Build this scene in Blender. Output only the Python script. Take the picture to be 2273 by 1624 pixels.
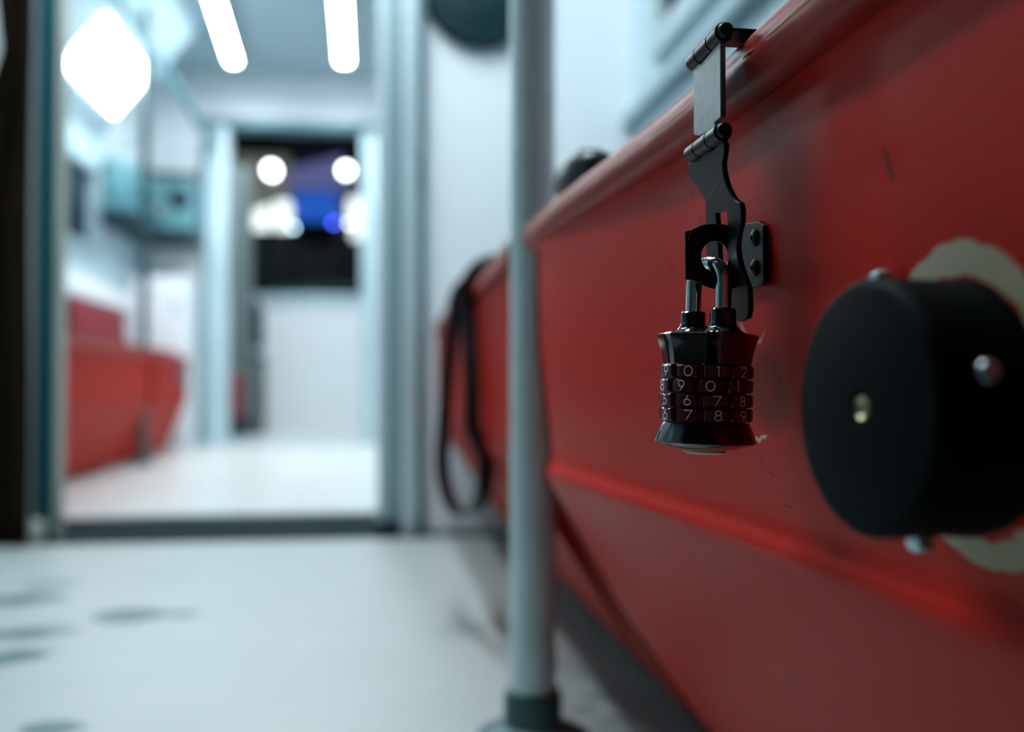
import bpy, bmesh, math, random
from mathutils import Vector, Matrix, noise
random.seed(4)
for o in list(bpy.data.objects): bpy.data.objects.remove(o)
S = bpy.context.scene
COL = S.collection

# ------------------------------------------------------------------ camera
F_PX = 2210.0
PSI, THE = math.radians(7.69), math.radians(1.24)
CAM = Vector((0, 0, .33))
FW = Vector((math.sin(PSI)*math.cos(THE), math.cos(PSI)*math.cos(THE), math.sin(THE)))
RT = Vector((math.cos(PSI), -math.sin(PSI), 0))
UP = RT.cross(FW)
cd = bpy.data.cameras.new('camera'); cam = bpy.data.objects.new('camera', cd); COL.objects.link(cam)
cd.sensor_width = 36; cd.sensor_fit = 'HORIZONTAL'; cd.lens = 36*F_PX/2273; cd.clip_start = .02
cam.matrix_world = Matrix(((RT.x, UP.x, -FW.x, CAM.x), (RT.y, UP.y, -FW.y, CAM.y), (RT.z, UP.z, -FW.z, CAM.z), (0, 0, 0, 1)))
cd.dof.use_dof = True; cd.dof.focus_distance = .395; cd.dof.aperture_fstop = 3.9; cd.dof.aperture_blades = 0
S.camera = cam

# ------------------------------------------------------------------ world and exposure
S.view_settings.view_transform = 'Standard'; S.view_settings.look = 'None'
S.view_settings.gamma = 1; S.view_settings.use_curve_mapping = False
S.view_settings.exposure = 1.25
w = bpy.data.worlds.new('world'); S.world = w; w.use_nodes = True
w.node_tree.nodes['Background'].inputs[0].default_value = (.004, .008, .012, 1)
w.node_tree.nodes['Background'].inputs[1].default_value = 1
S.cycles.max_bounces = 10; S.cycles.diffuse_bounces = 6
S.cycles.sample_clamp_indirect = 6
L_TUBE_FAR, L_COVE, L_TUBE_NEAR = 28.0, 6.5, 21.0

def px(u, v, x=None, y=None, z=None):
    d = FW + RT*((u-1136.5)/F_PX) + UP*((812-v)/F_PX)
    t = (x-CAM.x)/d.x if x is not None else (y-CAM.y)/d.y if y is not None else (z-CAM.z)/d.z
    return CAM + d*t

# ------------------------------------------------------------------ materials
def nodes_of(m): return m.node_tree.nodes, m.node_tree.links
def mat(name, col, rough=.5, metal=0, emit=None, estr=0, noise_amt=0, nscale=8, bump=0, bscale=40, coat=0, spec=None, trans=0, ior=None):
    m = bpy.data.materials.new(name); m.use_nodes = True
    N, Lk = nodes_of(m); b = N['Principled BSDF']
    b.inputs['Base Color'].default_value = (*col, 1); b.inputs['Roughness'].default_value = rough
    b.inputs['Metallic'].default_value = metal; b.inputs['Coat Weight'].default_value = coat
    b.inputs['Coat Roughness'].default_value = .08
    if spec is not None: b.inputs['Specular IOR Level'].default_value = spec
    if trans: b.inputs['Transmission Weight'].default_value = trans
    if ior: b.inputs['IOR'].default_value = ior
    if emit: b.inputs['Emission Color'].default_value = (*emit, 1); b.inputs['Emission Strength'].default_value = estr
    tc = N.new('ShaderNodeTexCoord')
    if noise_amt:
        n = N.new('ShaderNodeTexNoise'); n.inputs['Scale'].default_value = nscale; n.inputs['Detail'].default_value = 5
        Lk.new(tc.outputs['Object'], n.inputs['Vector'])
        r = N.new('ShaderNodeMixRGB'); r.inputs[1].default_value = (*[c*(1-noise_amt) for c in col], 1)
        r.inputs[2].default_value = (*[min(1, c*(1+noise_amt)) for c in col], 1)
        Lk.new(n.outputs['Fac'], r.inputs[0]); Lk.new(r.outputs[0], b.inputs['Base Color'])
    if bump:
        n2 = N.new('ShaderNodeTexNoise'); n2.inputs['Scale'].default_value = bscale; n2.inputs['Detail'].default_value = 6
        Lk.new(tc.outputs['Object'], n2.inputs['Vector'])
        bp = N.new('ShaderNodeBump'); bp.inputs['Strength'].default_value = bump; bp.inputs['Distance'].default_value = .002
        Lk.new(n2.outputs['Fac'], bp.inputs['Height']); Lk.new(bp.outputs[0], b.inputs['Normal'])
    return m

class NT:
    """small helper to write math-node masks"""
    def __init__(s, m):
        s.N, s.L = nodes_of(m); s.b = s.N['Principled BSDF']
        tc = s.N.new('ShaderNodeTexCoord'); sp = s.N.new('ShaderNodeSeparateXYZ')
        s.L.new(tc.outputs['Object'], sp.inputs[0]); s.vec = tc.outputs['Object']; s.x, s.y, s.z = sp.outputs
    def m(s, op, a, b=None, c=None, clamp=False):
        n = s.N.new('ShaderNodeMath'); n.operation = op; n.use_clamp = clamp
        for i, v in enumerate((a, b, c)):
            if v is None: continue
            if isinstance(v, (int, float)): n.inputs[i].default_value = v
            else: s.L.new(v, n.inputs[i])
        return n.outputs[0]
    def noise(s, scale, detail=4, vec=None, sc=None):
        v = vec or s.vec
        if sc:
            mp = s.N.new('ShaderNodeMapping'); mp.inputs['Scale'].default_value = sc; s.L.new(v, mp.inputs[0]); v = mp.outputs[0]
            if len(sc) and hasattr(s, 'rot') and s.rot: mp.inputs['Rotation'].default_value = s.rot
        n = s.N.new('ShaderNodeTexNoise'); n.inputs['Scale'].default_value = scale; n.inputs['Detail'].default_value = detail
        s.L.new(v, n.inputs['Vector']); return n.outputs['Fac']
    def ell(s, p, q, cp, cq, rp, rq, ang=0, soft=.3, nz=None, namt=0):
        ca, sa = math.cos(ang), math.sin(ang)
        dp = s.m('SUBTRACT', p, cp); dq = s.m('SUBTRACT', q, cq)
        a = s.m('DIVIDE', s.m('ADD', s.m('MULTIPLY', dp, ca), s.m('MULTIPLY', dq, sa)), rp)
        b = s.m('DIVIDE', s.m('SUBTRACT', s.m('MULTIPLY', dq, ca), s.m('MULTIPLY', dp, sa)), rq)
        r = s.m('SQRT', s.m('ADD', s.m('MULTIPLY', a, a), s.m('MULTIPLY', b, b)))
        if nz is not None: r = s.m('ADD', r, s.m('MULTIPLY', s.m('SUBTRACT', nz, .5), namt))
        return s.m('DIVIDE', s.m('SUBTRACT', 1.0, r), soft, clamp=True)
    def mix(s, fac, a, b):
        n = s.N.new('ShaderNodeMixRGB')
        for i, v in ((0, fac), (1, a), (2, b)):
            if isinstance(v, (int, float)): n.inputs[i].default_value = v
            elif isinstance(v, tuple): n.inputs[i].default_value = (*v, 1)
            else: s.L.new(v, n.inputs[i])
        return n.outputs[0]

RED = (.36, .012, .006)
# ---- near bench paint: gloss red, scuffs, scratches, worn cream ring, chips
KN_Y, KN_Z, KN_XB, KN_XF = .257, .3245, .1615, .1295
def near_red():
    m = mat('red_gelcoat_near', RED, .36, bump=.05, bscale=60, spec=.07)
    t = NT(m)
    big = t.noise(9, 4); fine = t.noise(160, 3)
    col = t.mix(big, (.46, .014, .007), (.54, .019, .009))
    front = t.m('LESS_THAN', t.x, .19)
    def at_panel(u, v, xx=.152):
        p = px(u, v, x=xx); return p.y, p.z
    def mark(col, u, v, rp, rq, ang, c, k=.8, soft=.5, nz=.9):
        y, z = at_panel(u, v)
        e = t.ell(t.y, t.z, y, z, rp, rq, ang, soft, fine, nz)
        return t.mix(t.m('MULTIPLY', t.m('MULTIPLY', e, k), front), col, c), e
    # brushed rub marks behind the hasp
    t.rot = (math.radians(-28), 0, 0)
    scr = t.noise(40, 2, sc=(1, 1, 22))
    t.rot = None
    y, z = at_panel(1662, 370)
    e = t.ell(t.y, t.z, y, z, .026, .032, 0, .7, big, .8)
    scrm = t.m('MULTIPLY', t.m('MULTIPLY', t.m('SUBTRACT', scr, .52), 7.0, clamp=True), e)
    col = t.mix(t.m('MULTIPLY', scrm, .2), col, (.30, .17, .19))
    BK = (.018, .008, .008)
    for (u, v, a, b_, an) in ((1487, 595, .0016, .0085, -.35), (1557, 475, .002, .0045, -.2), (1564, 488, .0018, .003, 0), (1545, 492, .0012, .003, -.3),
                              (1486, 1085, .0022, .0018, 0), (1531, 430, .002, .003, 0), (1524, 508, .0025, .0008, 0),
                              (1677, 1124, .0042, .0007, .06), (1667, 1090, .0016, .0006, .5), (1781, 1106, .0016, .0034, -.5), (1940, 362, .0018, .0085, -.45),
                              (1720, 640, .0008, .001, 0), (1690, 845, .003, .0006, .1), (1640, 1022, .005, .0006, .5), (1655, 1050, .006, .0006, .3)):
        col, _ = mark(col, u, v, a, b_, an, BK, .75)
    # chips exposing pale filler: crescents
    chips = None
    for (u, v, r, off, k) in ((1640, 708, .0150, .004, 1.0),):
        y, z = at_panel(u, v)
        outer = t.ell(t.y, t.z, y, z, r, r*.72, .35, .12, fine, .45)
        inner = t.ell(t.y, t.z, y-.0005, z+.0018, r, r*.72, .45, .2, big, .5)
        low = t.m('LESS_THAN', t.z, z-.001)
        c = t.m('MULTIPLY', t.m('MULTIPLY', outer, t.m('SUBTRACT', 1.0, inner)), low)
        chips = c if chips is None else t.m('MAXIMUM', chips, c)
    col = t.mix(t.m('MULTIPLY', chips, front), col, (.55, .50, .42))
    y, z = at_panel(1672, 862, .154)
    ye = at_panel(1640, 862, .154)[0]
    worn_and_shadow = t.ell(t.y, t.z, y, z, .026, .0225, 0, .45, fine, .3)  # worn oval, darkened so the padlock's shadow is painted in too
    edge = t.ell(t.y, t.z, ye, z, .0262, .0236, 0, .06, fine, .25)
    lowz = t.m('LESS_THAN', t.z, z-.0195)
    inn = t.ell(t.y, t.z, ye, z+.0012, .026, .0232, 0, .05, fine, .25)
    pale = t.m('MULTIPLY', t.m('MULTIPLY', edge, t.m('SUBTRACT', 1.0, inn)), lowz)
    fr = front
    col = t.mix(t.m('MULTIPLY', t.m('MULTIPLY', worn_and_shadow, .6), fr), col, t.mix(fine, (.014, .006, .004), (.028, .013, .009)))
    col = t.mix(t.m('MULTIPLY', pale, fr), col, (.55, .50, .40))
    # worn cream ring round the bumper
    dy = t.m('SUBTRACT', t.y, KN_Y); dz = t.m('SUBTRACT', t.z, KN_Z)
    rr = t.m('SQRT', t.m('ADD', t.m('MULTIPLY', dy, dy), t.m('MULTIPLY', dz, dz)))
    rn = t.m('ADD', rr, t.m('MULTIPLY', t.m('SUBTRACT', t.noise(110, 5), .5), .006))
    ring = t.m('MULTIPLY', t.m('LESS_THAN', rn, .0452), t.m('GREATER_THAN', rn, .0365))
    ring = t.m('MULTIPLY', ring, front)
    col = t.mix(ring, col, t.mix(big, (.42, .37, .25), (.55, .50, .38)))
    t.L.new(col, t.b.inputs['Base Color'])
    ro = t.m('ADD', .33, t.m('MULTIPLY', big, .12)); ro = t.m('ADD', ro, t.m('MULTIPLY', ring, .3))
    t.L.new(ro, t.b.inputs['Roughness'])
    return m

M = {}
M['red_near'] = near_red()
M['red_rim'] = mat('red_rim_gloss', (.30, .016, .010), .40, noise_amt=.15, nscale=25, bump=.3, bscale=60, spec=.18)
M['rim_edge'] = mat('orange_edge_highlight', (.62, .26, .10), .35, noise_amt=.35, nscale=90)  # orange that stands for the highlight on the rim edge
M['red'] = mat('red_gelcoat', (.36, .012, .005), .5, spec=.05, noise_amt=.12, nscale=6, bump=.06, bscale=20)
M['cush'] = mat('red_upholstery', (.24, .028, .038), .7, spec=.2, noise_amt=.1, nscale=12)
M['black_vinyl'] = mat('black_vinyl', (.008, .014, .018), .35, noise_amt=.2, nscale=20)
M['dark_gap'] = mat('gap_shadow_dark', (.012, .008, .007), .9)  # near-black for the shadow in the gap between the benches
M['hasp'] = mat('black_coated_steel', (.005, .009, .009), .36, .05, spec=.12, noise_amt=.4, nscale=180, bump=.03, bscale=500)
M['hasp_plate'] = mat('reflection_tinted_steel', (.10, .155, .16), .42, .25, noise_amt=.45, nscale=160, bump=.05, bscale=700)  # black steel, base lightened to stand for the wall's reflection
M['chrome'] = mat('chrome', (.78, .80, .80), .06, 1, bump=.02, bscale=300)
M['lock_black'] = mat('gloss_black_plastic', (.0035, .005, .0055), .09, coat=.6)
M['dial'] = mat('maroon_dial_plastic', (.085, .004, .006), .22, coat=.3)
M['dial_core'] = mat('maroon_dial_core', (.03, .002, .003), .35)
M['numeral'] = mat('white_numeral_paint', (.95, .95, .98), .6)
M['engrave'] = mat('engraving', (.02, .03, .03), .5)
M['label'] = mat('cream_base_plug', (.6, .56, .42), .4)
M['rubber'] = mat('black_rubber', (.001, .005, .006), .6, spec=.04, noise_amt=.25, nscale=60, bump=.15, bscale=300)
M['brass'] = mat('brass_screw', (.55, .50, .32), .35, .6)
M['steel_screw'] = mat('steel_bolt', (.42, .50, .52), .25, .9)
M['steel'] = mat('brushed_pole_steel', (.52, .70, .72), .34, .15, noise_amt=.22, nscale=14, bump=.05)
M['steel_dark'] = mat('dark_cast_steel', (.05, .105, .11), .42, .5, noise_amt=.2, nscale=20)
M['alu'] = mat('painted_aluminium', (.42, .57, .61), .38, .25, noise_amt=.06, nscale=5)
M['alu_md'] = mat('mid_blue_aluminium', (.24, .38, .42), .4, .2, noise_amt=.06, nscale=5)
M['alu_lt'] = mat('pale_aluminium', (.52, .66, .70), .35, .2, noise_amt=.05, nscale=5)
M['alu_dk'] = mat('dark_blue_aluminium', (.12, .24, .28), .4, .25, noise_amt=.08, nscale=5)  # darkest aluminium tone
M['teal_frame'] = mat('teal_frame_paint', (.008, .070, .085), .5, spec=.1, noise_amt=.12, nscale=6)
M['beige_jamb'] = mat('beige_jamb', (.36, .40, .36), .5, noise_amt=.1, nscale=5)
M['wall'] = mat('white_wall_laminate', (.80, .88, .92), .45, noise_amt=.04, nscale=2)
M['wall_blue'] = mat('pale_blue_laminate', (.52, .68, .75), .45, noise_amt=.05, nscale=2)
M['white'] = mat('white_enamel', (.80, .83, .85), .4, noise_amt=.03, nscale=3)
M['ceil'] = mat('ceiling_blue_grey', (.34, .46, .52), .5, noise_amt=.05, nscale=2)
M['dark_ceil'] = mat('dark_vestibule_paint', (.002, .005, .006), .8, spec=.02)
M['rear'] = mat('rear_bounce_cut', (.05, .055, .055), .7)  # dark tone given to unseen rear surfaces to cut bounced light
M['rubber_strip'] = mat('black_threshold_rubber', (.003, .014, .018), .8, spec=.1)
M['curtain'] = mat('dark_brown_cloth', (.009, .006, .0035), .9, spec=.05, noise_amt=.35, nscale=10)
M['teal_box'] = mat('teal_equipment_paint', (.13, .32, .36), .45, noise_amt=.25, nscale=7)
M['dark_teal'] = mat('dark_teal', (.006, .03, .038), .5, spec=.2)
M['grey_cloth'] = mat('grey_pillar', (.12, .15, .15), .6, noise_amt=.1)
M['glass_dark'] = mat('dark_glass', (.004, .02, .03), .25, spec=.15)
M['glass'] = mat('window_glass', (1, 1, 1), .02, trans=1, ior=1.02)
M['tube'] = mat('fluorescent_diffuser', (.9, .9, .9), .5, emit=(.86, .95, 1.0), estr=L_TUBE_FAR)
M['tube_near'] = mat('fluorescent_diffuser_near', (.9, .9, .9), .5, emit=(.88, .965, 1.0), estr=L_TUBE_NEAR)
M['fill_vest'] = mat('vestibule_fill_glow', (.9, .9, .9), .5, emit=(.85, .94, 1.0), estr=65)  # glow of the fill lamp added in the vestibule
M['cove'] = mat('cove_diffuser', (.9, .9, .9), .5, emit=(.86, .95, 1.0), estr=L_COVE)
M['asphalt'] = mat('night_asphalt', (.01, .02, .024), .6)
M['facade'] = mat('grey_facade', (.16, .17, .16), .7)
M['facade_dark'] = mat('dark_facade', (.006, .014, .018), .7)

def floor_mat():
    m = mat('pale_mint_floor', (.62, .72, .72), .42, bump=.04, bscale=10)
    t = NT(m); n = t.noise(7, 5); n2 = t.noise(28, 4)
    col = t.mix(n, (.36, .415, .41), (.42, .47, .465))
    def st(col, u, v, rx, ry, k, ang=0):
        p = px(u, v, z=0)
        e = t.ell(t.x, t.y, p.x, p.y, rx*1.45, ry*1.35, ang, .28, n2, .9)
        return t.mix(t.m('MULTIPLY', e, k), col, (.05, .13, .125))
    for a in ((285, 1366, .042, .040, .9, 0), (350, 1364, .046, .022, .85, 0), (35, 1332, .055, .035, .75, .1), (75, 1328, .035, .03, .5, 0),
              (112, 1296, .035, .030, .5, 0), (38, 1408, .036, .026, .85, 0), (104, 1401, .034, .028, .6, 0), (22, 1460, .035, .03, .8, .5),
              (58, 1448, .03, .02, .5, .3), (114, 1616, .022, .022, .9, 0), (362, 1278, .03, .02, .2, 0), (1030, 1395, .03, .05, .25, -.6),
              (1330, 1545, .014, .016, .45, 0), (1300, 1575, .012, .012, .45, 0), (1365, 1600, .02, .02, .35, 0), (1290, 1500, .012, .014, .2, 0)):
        col = st(col, *a)
    t.L.new(col, t.b.inputs['Base Color']); return m
M['floor'] = floor_mat()
M['floor_far'] = mat('pale_far_floor', (.72, .73, .70), .32, noise_amt=.05, nscale=4)

# ------------------------------------------------------------------ mesh helpers
def link(name, me, m, parent=None, smooth=None):
    o = bpy.data.objects.new(name, me); COL.objects.link(o)
    if m: me.materials.append(m)
    if smooth is not None:
        for p in me.polygons: p.use_smooth = True
        me.set_sharp_from_angle(angle=math.radians(smooth))
    if parent: o.parent = parent
    return o
def from_bm(name, bm, m, parent=None, smooth=None, bevel=0, segs=2):
    if bevel:
        bmesh.ops.bevel(bm, geom=[e for e in bm.edges if len(e.link_faces) == 2 and e.calc_face_angle(0) > .5], offset=bevel, segments=segs, affect='EDGES', profile=.6)
    bmesh.ops.recalc_face_normals(bm, faces=bm.faces[:])
    me = bpy.data.meshes.new(name); bm.to_mesh(me); bm.free()
    return link(name, me, m, parent, smooth if smooth is not None else (35 if bevel else None))
def add_box(bm, lo, hi):
    r = bmesh.ops.create_cube(bm, size=1); c = [(a+b)/2 for a, b in zip(lo, hi)]; s = [abs(b-a) for a, b in zip(lo, hi)]
    for v in r['verts']: v.co = Vector((c[0]+v.co.x*s[0], c[1]+v.co.y*s[1], c[2]+v.co.z*s[2]))
def box(name, lo, hi, m, parent=None, bevel=0):
    bm = bmesh.new(); add_box(bm, lo, hi); return from_bm(name, bm, m, parent, bevel=bevel)
def sweep(bm, pts, section, closed=False, up=Vector((0, 0, 1)), scale=None):
    """sweep a closed 2D section (a along side, b along normal) along pts"""
    n = len(pts); pts = [Vector(p) for p in pts]; rings = []; prev = None
    for i, p in enumerate(pts):
        a = pts[(i-1) % n] if (closed or i > 0) else p; b = pts[(i+1) % n] if (closed or i < n-1) else p
        t = (b-a).normalized()
        if prev is None:
            r = up if abs(t.dot(up)) < .95 else Vector((1, 0, 0)); s = t.cross(r).normalized()
        else: s = (prev - t*prev.dot(t)).normalized()
        prev = s; q = s.cross(t).normalized(); k = scale[i] if scale else 1
        rings.append([bm.verts.new(p + s*(x*k) + q*(y*k)) for x, y in section])
    m = len(section)
    for i in range(n if closed else n-1):
        A, B = rings[i], rings[(i+1) % n]
        for j in range(m): bm.faces.new((A[j], A[(j+1) % m], B[(j+1) % m], B[j]))
    if not closed: bm.faces.new(rings[0][::-1]); bm.faces.new(rings[-1])
def circ(r, n=20): return [(r*math.cos(2*math.pi*i/n), r*math.sin(2*math.pi*i/n)) for i in range(n)]
def lathe(bm, prof, n=32, z=True, M4=None, rad=None):
    """prof: (r, h) list"""
    rings = []; M4 = M4 or Matrix()
    for r, h in prof:
        if r < 1e-7: rings.append([bm.verts.new(M4 @ Vector((0, 0, h)))])
        else: rings.append([bm.verts.new(M4 @ Vector((r*(rad(i) if rad else 1)*math.cos(2*math.pi*i/n), r*(rad(i) if rad else 1)*math.sin(2*math.pi*i/n), h))) for i in range(n)])
    for A, B in zip(rings, rings[1:]):
        for j in range(n):
            k = (j+1) % n
            if len(A) == 1 and len(B) > 1: bm.faces.new((A[0], B[k], B[j]))
            elif len(B) == 1 and len(A) > 1: bm.faces.new((A[j], A[k], B[0]))
            elif len(A) > 1: bm.faces.new((A[j], A[k], B[k], B[j]))
    if len(rings[0]) > 1: bm.faces.new(rings[0][::-1])
    if len(rings[-1]) > 1: bm.faces.new(rings[-1])
def prism_y(bm, prof, y0, y1, off=None, n=1):
    """extrude closed (x,z) profile along y; prof may be a function of y"""
    rings = []
    for i in range(n+1):
        y = y0+(y1-y0)*i/n; P = prof(y) if callable(prof) else prof
        rings.append([bm.verts.new((x, y, z)) for x, z in P])
    k = len(rings[0])
    for A, B in zip(rings, rings[1:]):
        for j in range(k): bm.faces.new((A[j], A[(j+1) % k], B[(j+1) % k], B[j]))
    bm.faces.new(rings[0][::-1]); bm.faces.new(rings[-1])
def plate(name, outline, holes, thick, mtx, m, parent, bevel=.0003):
    """flat plate with holes: outline/holes in plate 2D, mtx places it (plate normal = local z)"""
    cu = bpy.data.curves.new(name, 'CURVE'); cu.dimensions = '2D'; cu.fill_mode = 'BOTH'
    cu.extrude = thick/2-bevel; cu.bevel_depth = bevel; cu.bevel_resolution = 2; cu.offset = -bevel
    for loop in [outline]+holes:
        sp = cu.splines.new('POLY'); sp.points.add(len(loop)-1); sp.use_cyclic_u = True
        for i, (a, b) in enumerate(loop): sp.points[i].co = (a, b, 0, 1)
    tmp = bpy.data.objects.new('tmp', cu); COL.objects.link(tmp)
    dg = bpy.context.evaluated_depsgraph_get(); me = bpy.data.meshes.new_from_object(tmp.evaluated_get(dg))
    bpy.data.objects.remove(tmp); me.name = name; me.transform(mtx); me.materials.clear()
    return link(name, me, m, parent, 30)
def smooth_loop(P, n=6):
    """Catmull-Rom closed loop"""
    out = []; k = len(P)
    for i in range(k):
        a, b, c, d = (Vector(P[(i+j-1) % k]) for j in range(4))
        for s in range(n):
            t = s/n
            out.append(tuple(.5*((2*b)+(c-a)*t+(2*a-5*b+4*c-d)*t*t+(3*b-a-3*c+d)*t**3)))
    return out
def smooth_path(P, n=8):
    P = [Vector(p) for p in P]; P = [P[0]*2-P[1]]+P+[P[-1]*2-P[-2]]; out = []
    for i in range(1, len(P)-2):
        a, b, c, d = P[i-1:i+3]
        for s in range(n):
            t = s/n; out.append(.5*((2*b)+(c-a)*t+(2*a-5*b+4*c-d)*t*t+(3*b-a-3*c+d)*t**3))
    out.append(P[-2]); return out
def empty(name, loc, label=None, cat=None, group=None, rz=0):
    o = bpy.data.objects.new(name, None); COL.objects.link(o); o.location = loc; o.rotation_euler = (0, 0, rz); o.empty_display_size = .05
    if label: tag(o, label, cat, group)
    bpy.context.view_layer.update(); return o
def tag(o, label, cat, group=None):
    o['label'] = label; o['category'] = cat
    if group: o['group'] = group
    return o
def struct(o): o['kind'] = 'structure'; return o
def keep(o, parent):
    """parent an object whose mesh is in world coordinates"""
    o.parent = parent; o.matrix_parent_inverse = (Matrix.LocRotScale(parent.location, parent.rotation_euler, None)).inverted(); return o

# ------------------------------------------------------------------ setting: near compartment
YD = 2.29            # partition with the first doorway
XR = .60; XL = -1.34; ZC = 2.14
YE = 5.9; YF = 7.5; ZV = 2.46   # second doorway, end wall
struct(box('added_dark_floor', (-1.6, -1.3, -.05), (XR+.05, .1499, 0), M['rear']))  # unseen dark floor section added to cut bounce onto the bench
struct(box('floor', (-1.6, .15, -.05), (XR+.05, YD-.09, 0), M['floor']))
struct(box('floor.001', (XL-.06, 2.66, -.05), (1.2, YE+.1, .0), M['floor_far']))
struct(box('floor.002', (XL-.06, YE+.1, -.05), (1.2, YF+.1, 0), M['floor_far']))
struct(box('trim_1', (-1.6, YD-.09, -.07), (1.2, 2.66, -.003), M['rubber_strip']))
struct(box('trim_2', (-.70, 2.66, .0002), (.0, 2.69, .004), M['alu_lt'], bevel=.002))
struct(box('added_dark_ceiling', (-1.6, -1.3, ZC-.06), (XR, .25, ZC-.0005), M['rear']))  # unseen dark slab added below the rear ceiling to cut bounce
struct(box('ceiling', (-1.6, -1.3, ZC), (XR+.05, YD, ZC+.05), M['ceil']))
struct(box('ceiling.001', (XL-.06, YD+.12, ZC), (1.2, YE, ZC+.05), M['ceil']))
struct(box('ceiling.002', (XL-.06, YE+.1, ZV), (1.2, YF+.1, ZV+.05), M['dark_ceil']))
# right side wall with window opening (two pieces round it)
bm = bmesh.new()
add_box(bm, (XR, -1.3, 0), (XR+.05, YD, 1.06)); add_box(bm, (XR, -1.3, 1.55), (XR+.05, YD, ZC))
add_box(bm, (XR, -1.3, 1.06), (XR+.05, .5, 1.55)); add_box(bm, (XR, 2.03, 1.06), (XR+.05, YD, 1.55))
struct(from_bm('wall_right', bm, M['wall_blue']))
wf = struct(box('window_1', (XR+.012, .5, 1.06), (XR+.022, 2.03, 1.55), M['glass_dark']))
bm = bmesh.new()
for lo, hi in (((XR-.022, .44, 1.03), (XR-.0005, 2.07, 1.085)), ((XR-.022, .44, 1.53), (XR-.0005, 2.07, 1.58)), ((XR-.022, .44, 1.085), (XR-.0005, .5, 1.53)), ((XR-.022, 2.0, 1.085), (XR-.0005, 2.07, 1.53))):
    add_box(bm, lo, hi)
from_bm('window_frame', bm, M['alu_lt'], wf, bevel=.004)
struct(box('trim_3', (XR-.03, -.9, .945), (XR-.0005, YD-.002, .975), M['alu'], bevel=.006))
struct(box('wall_left', (-1.65, -1.3, 0), (-1.6, YD+.12, ZC), M['alu_dk']))
struct(box('wall_left', (-1.599, -1.3, 0), (-1.55, .35, ZC-.061), M['rear']))  # unseen dark lining added so the rear wall lights the panel less
struct(box('wall_back', (-1.65, -1.35, 0), (XR+.05, -1.3, ZC), M['rear']))
# partition round the first doorway
bm = bmesh.new()
add_box(bm, (.105, YD, 0), (XR+.05, YD+.12, ZC)); add_box(bm, (-1.6, YD, 0), (-.7305, YD+.03, ZC)); add_box(bm, (-.7305, YD, 2.021), (.105, YD+.12, ZC))
struct(from_bm('wall_front', bm, M['wall']))
# door frame posts
d1 = struct(empty('door_1', (-.34, YD, 0)))
def post(parts, y0, y1, z1, parent, name='frame_post'):
    for x0, x1, dy, mm in parts:
        keep(box(name, (x0, y0+dy, 0), (x1, y1, z1), M[mm], None, bevel=.004), parent)
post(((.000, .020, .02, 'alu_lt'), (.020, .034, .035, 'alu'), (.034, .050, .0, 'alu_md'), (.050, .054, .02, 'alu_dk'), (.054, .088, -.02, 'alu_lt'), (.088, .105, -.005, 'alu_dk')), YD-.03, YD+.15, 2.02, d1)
post(((-.730, -.694, 0, 'teal_frame'), (-.694, -.684, .01, 'beige_jamb')), YD-.03, YD+.03, 2.02, d1)
keep(box('frame_head', (-.684, YD-.03, 1.97), (.0, YD+.15, 2.02), M['alu'], bevel=.004), d1)
keep(box('frame_foot', (.0, YD-.035, 0), (.10, YD-.028, .03), M['dark_teal'], bevel=.002), d1)
keep(box('floor_latch', (-.748, YD-.075, 0.0), (-.70, YD-.035, .05), M['beige_jamb'], bevel=.012), d1)
keep(box('latch_plate', (.089, YD-.045, .78), (.099, YD-.035, .86), M['teal_frame'], bevel=.002), d1)

# ------------------------------------------------------------------ setting: far compartment
# left wall with a window opening
bm = bmesh.new()
W0, W1, WZ0, WZ1 = 3.5, 4.92, .995, 1.34
add_box(bm, (XL-.05, YD+.12, 0), (XL, YE, WZ0)); add_box(bm, (XL-.05, YD+.12, WZ1), (XL, YE, 1.52))
add_box(bm, (XL-.05, YD+.12, WZ0), (XL, W0, WZ1)); add_box(bm, (XL-.05, W1, WZ0), (XL, YE, WZ1))
struct(from_bm('wall_left', bm, M['wall_blue']))
w2 = struct(box('window_2', (XL-.035, W0, WZ0), (XL-.02, W1, WZ1), M['glass_dark']))
bm = bmesh.new()
for lo, hi in (((XL, W0-.05, WZ0-.04), (XL+.02, W1+.05, WZ0)), ((XL, W0-.05, WZ1), (XL+.02, W1+.05, WZ1+.03)), ((XL, W1, WZ0), (XL+.02, W1+.05, WZ1))):
    add_box(bm, lo, hi)
from_bm('window_frame', bm, M['alu'], w2, bevel=.004)
# sloping cove between wall and ceiling
bm = bmesh.new(); prism_y(bm, [(XL, 1.52), (XL-.05, 1.52), (XL-.05, ZC), (-.83, ZC)], YD+.12, 5.0)
struct(from_bm('trim_4', bm, M['wall_blue']))
struct(box('wall_left', (XL-.05, 5.0, 1.52), (XL, YE, ZC), M['wall']))
struct(box('wall_right', (1.1, YD+.12, 0), (1.15, YF, ZV), M['wall']))
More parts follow.
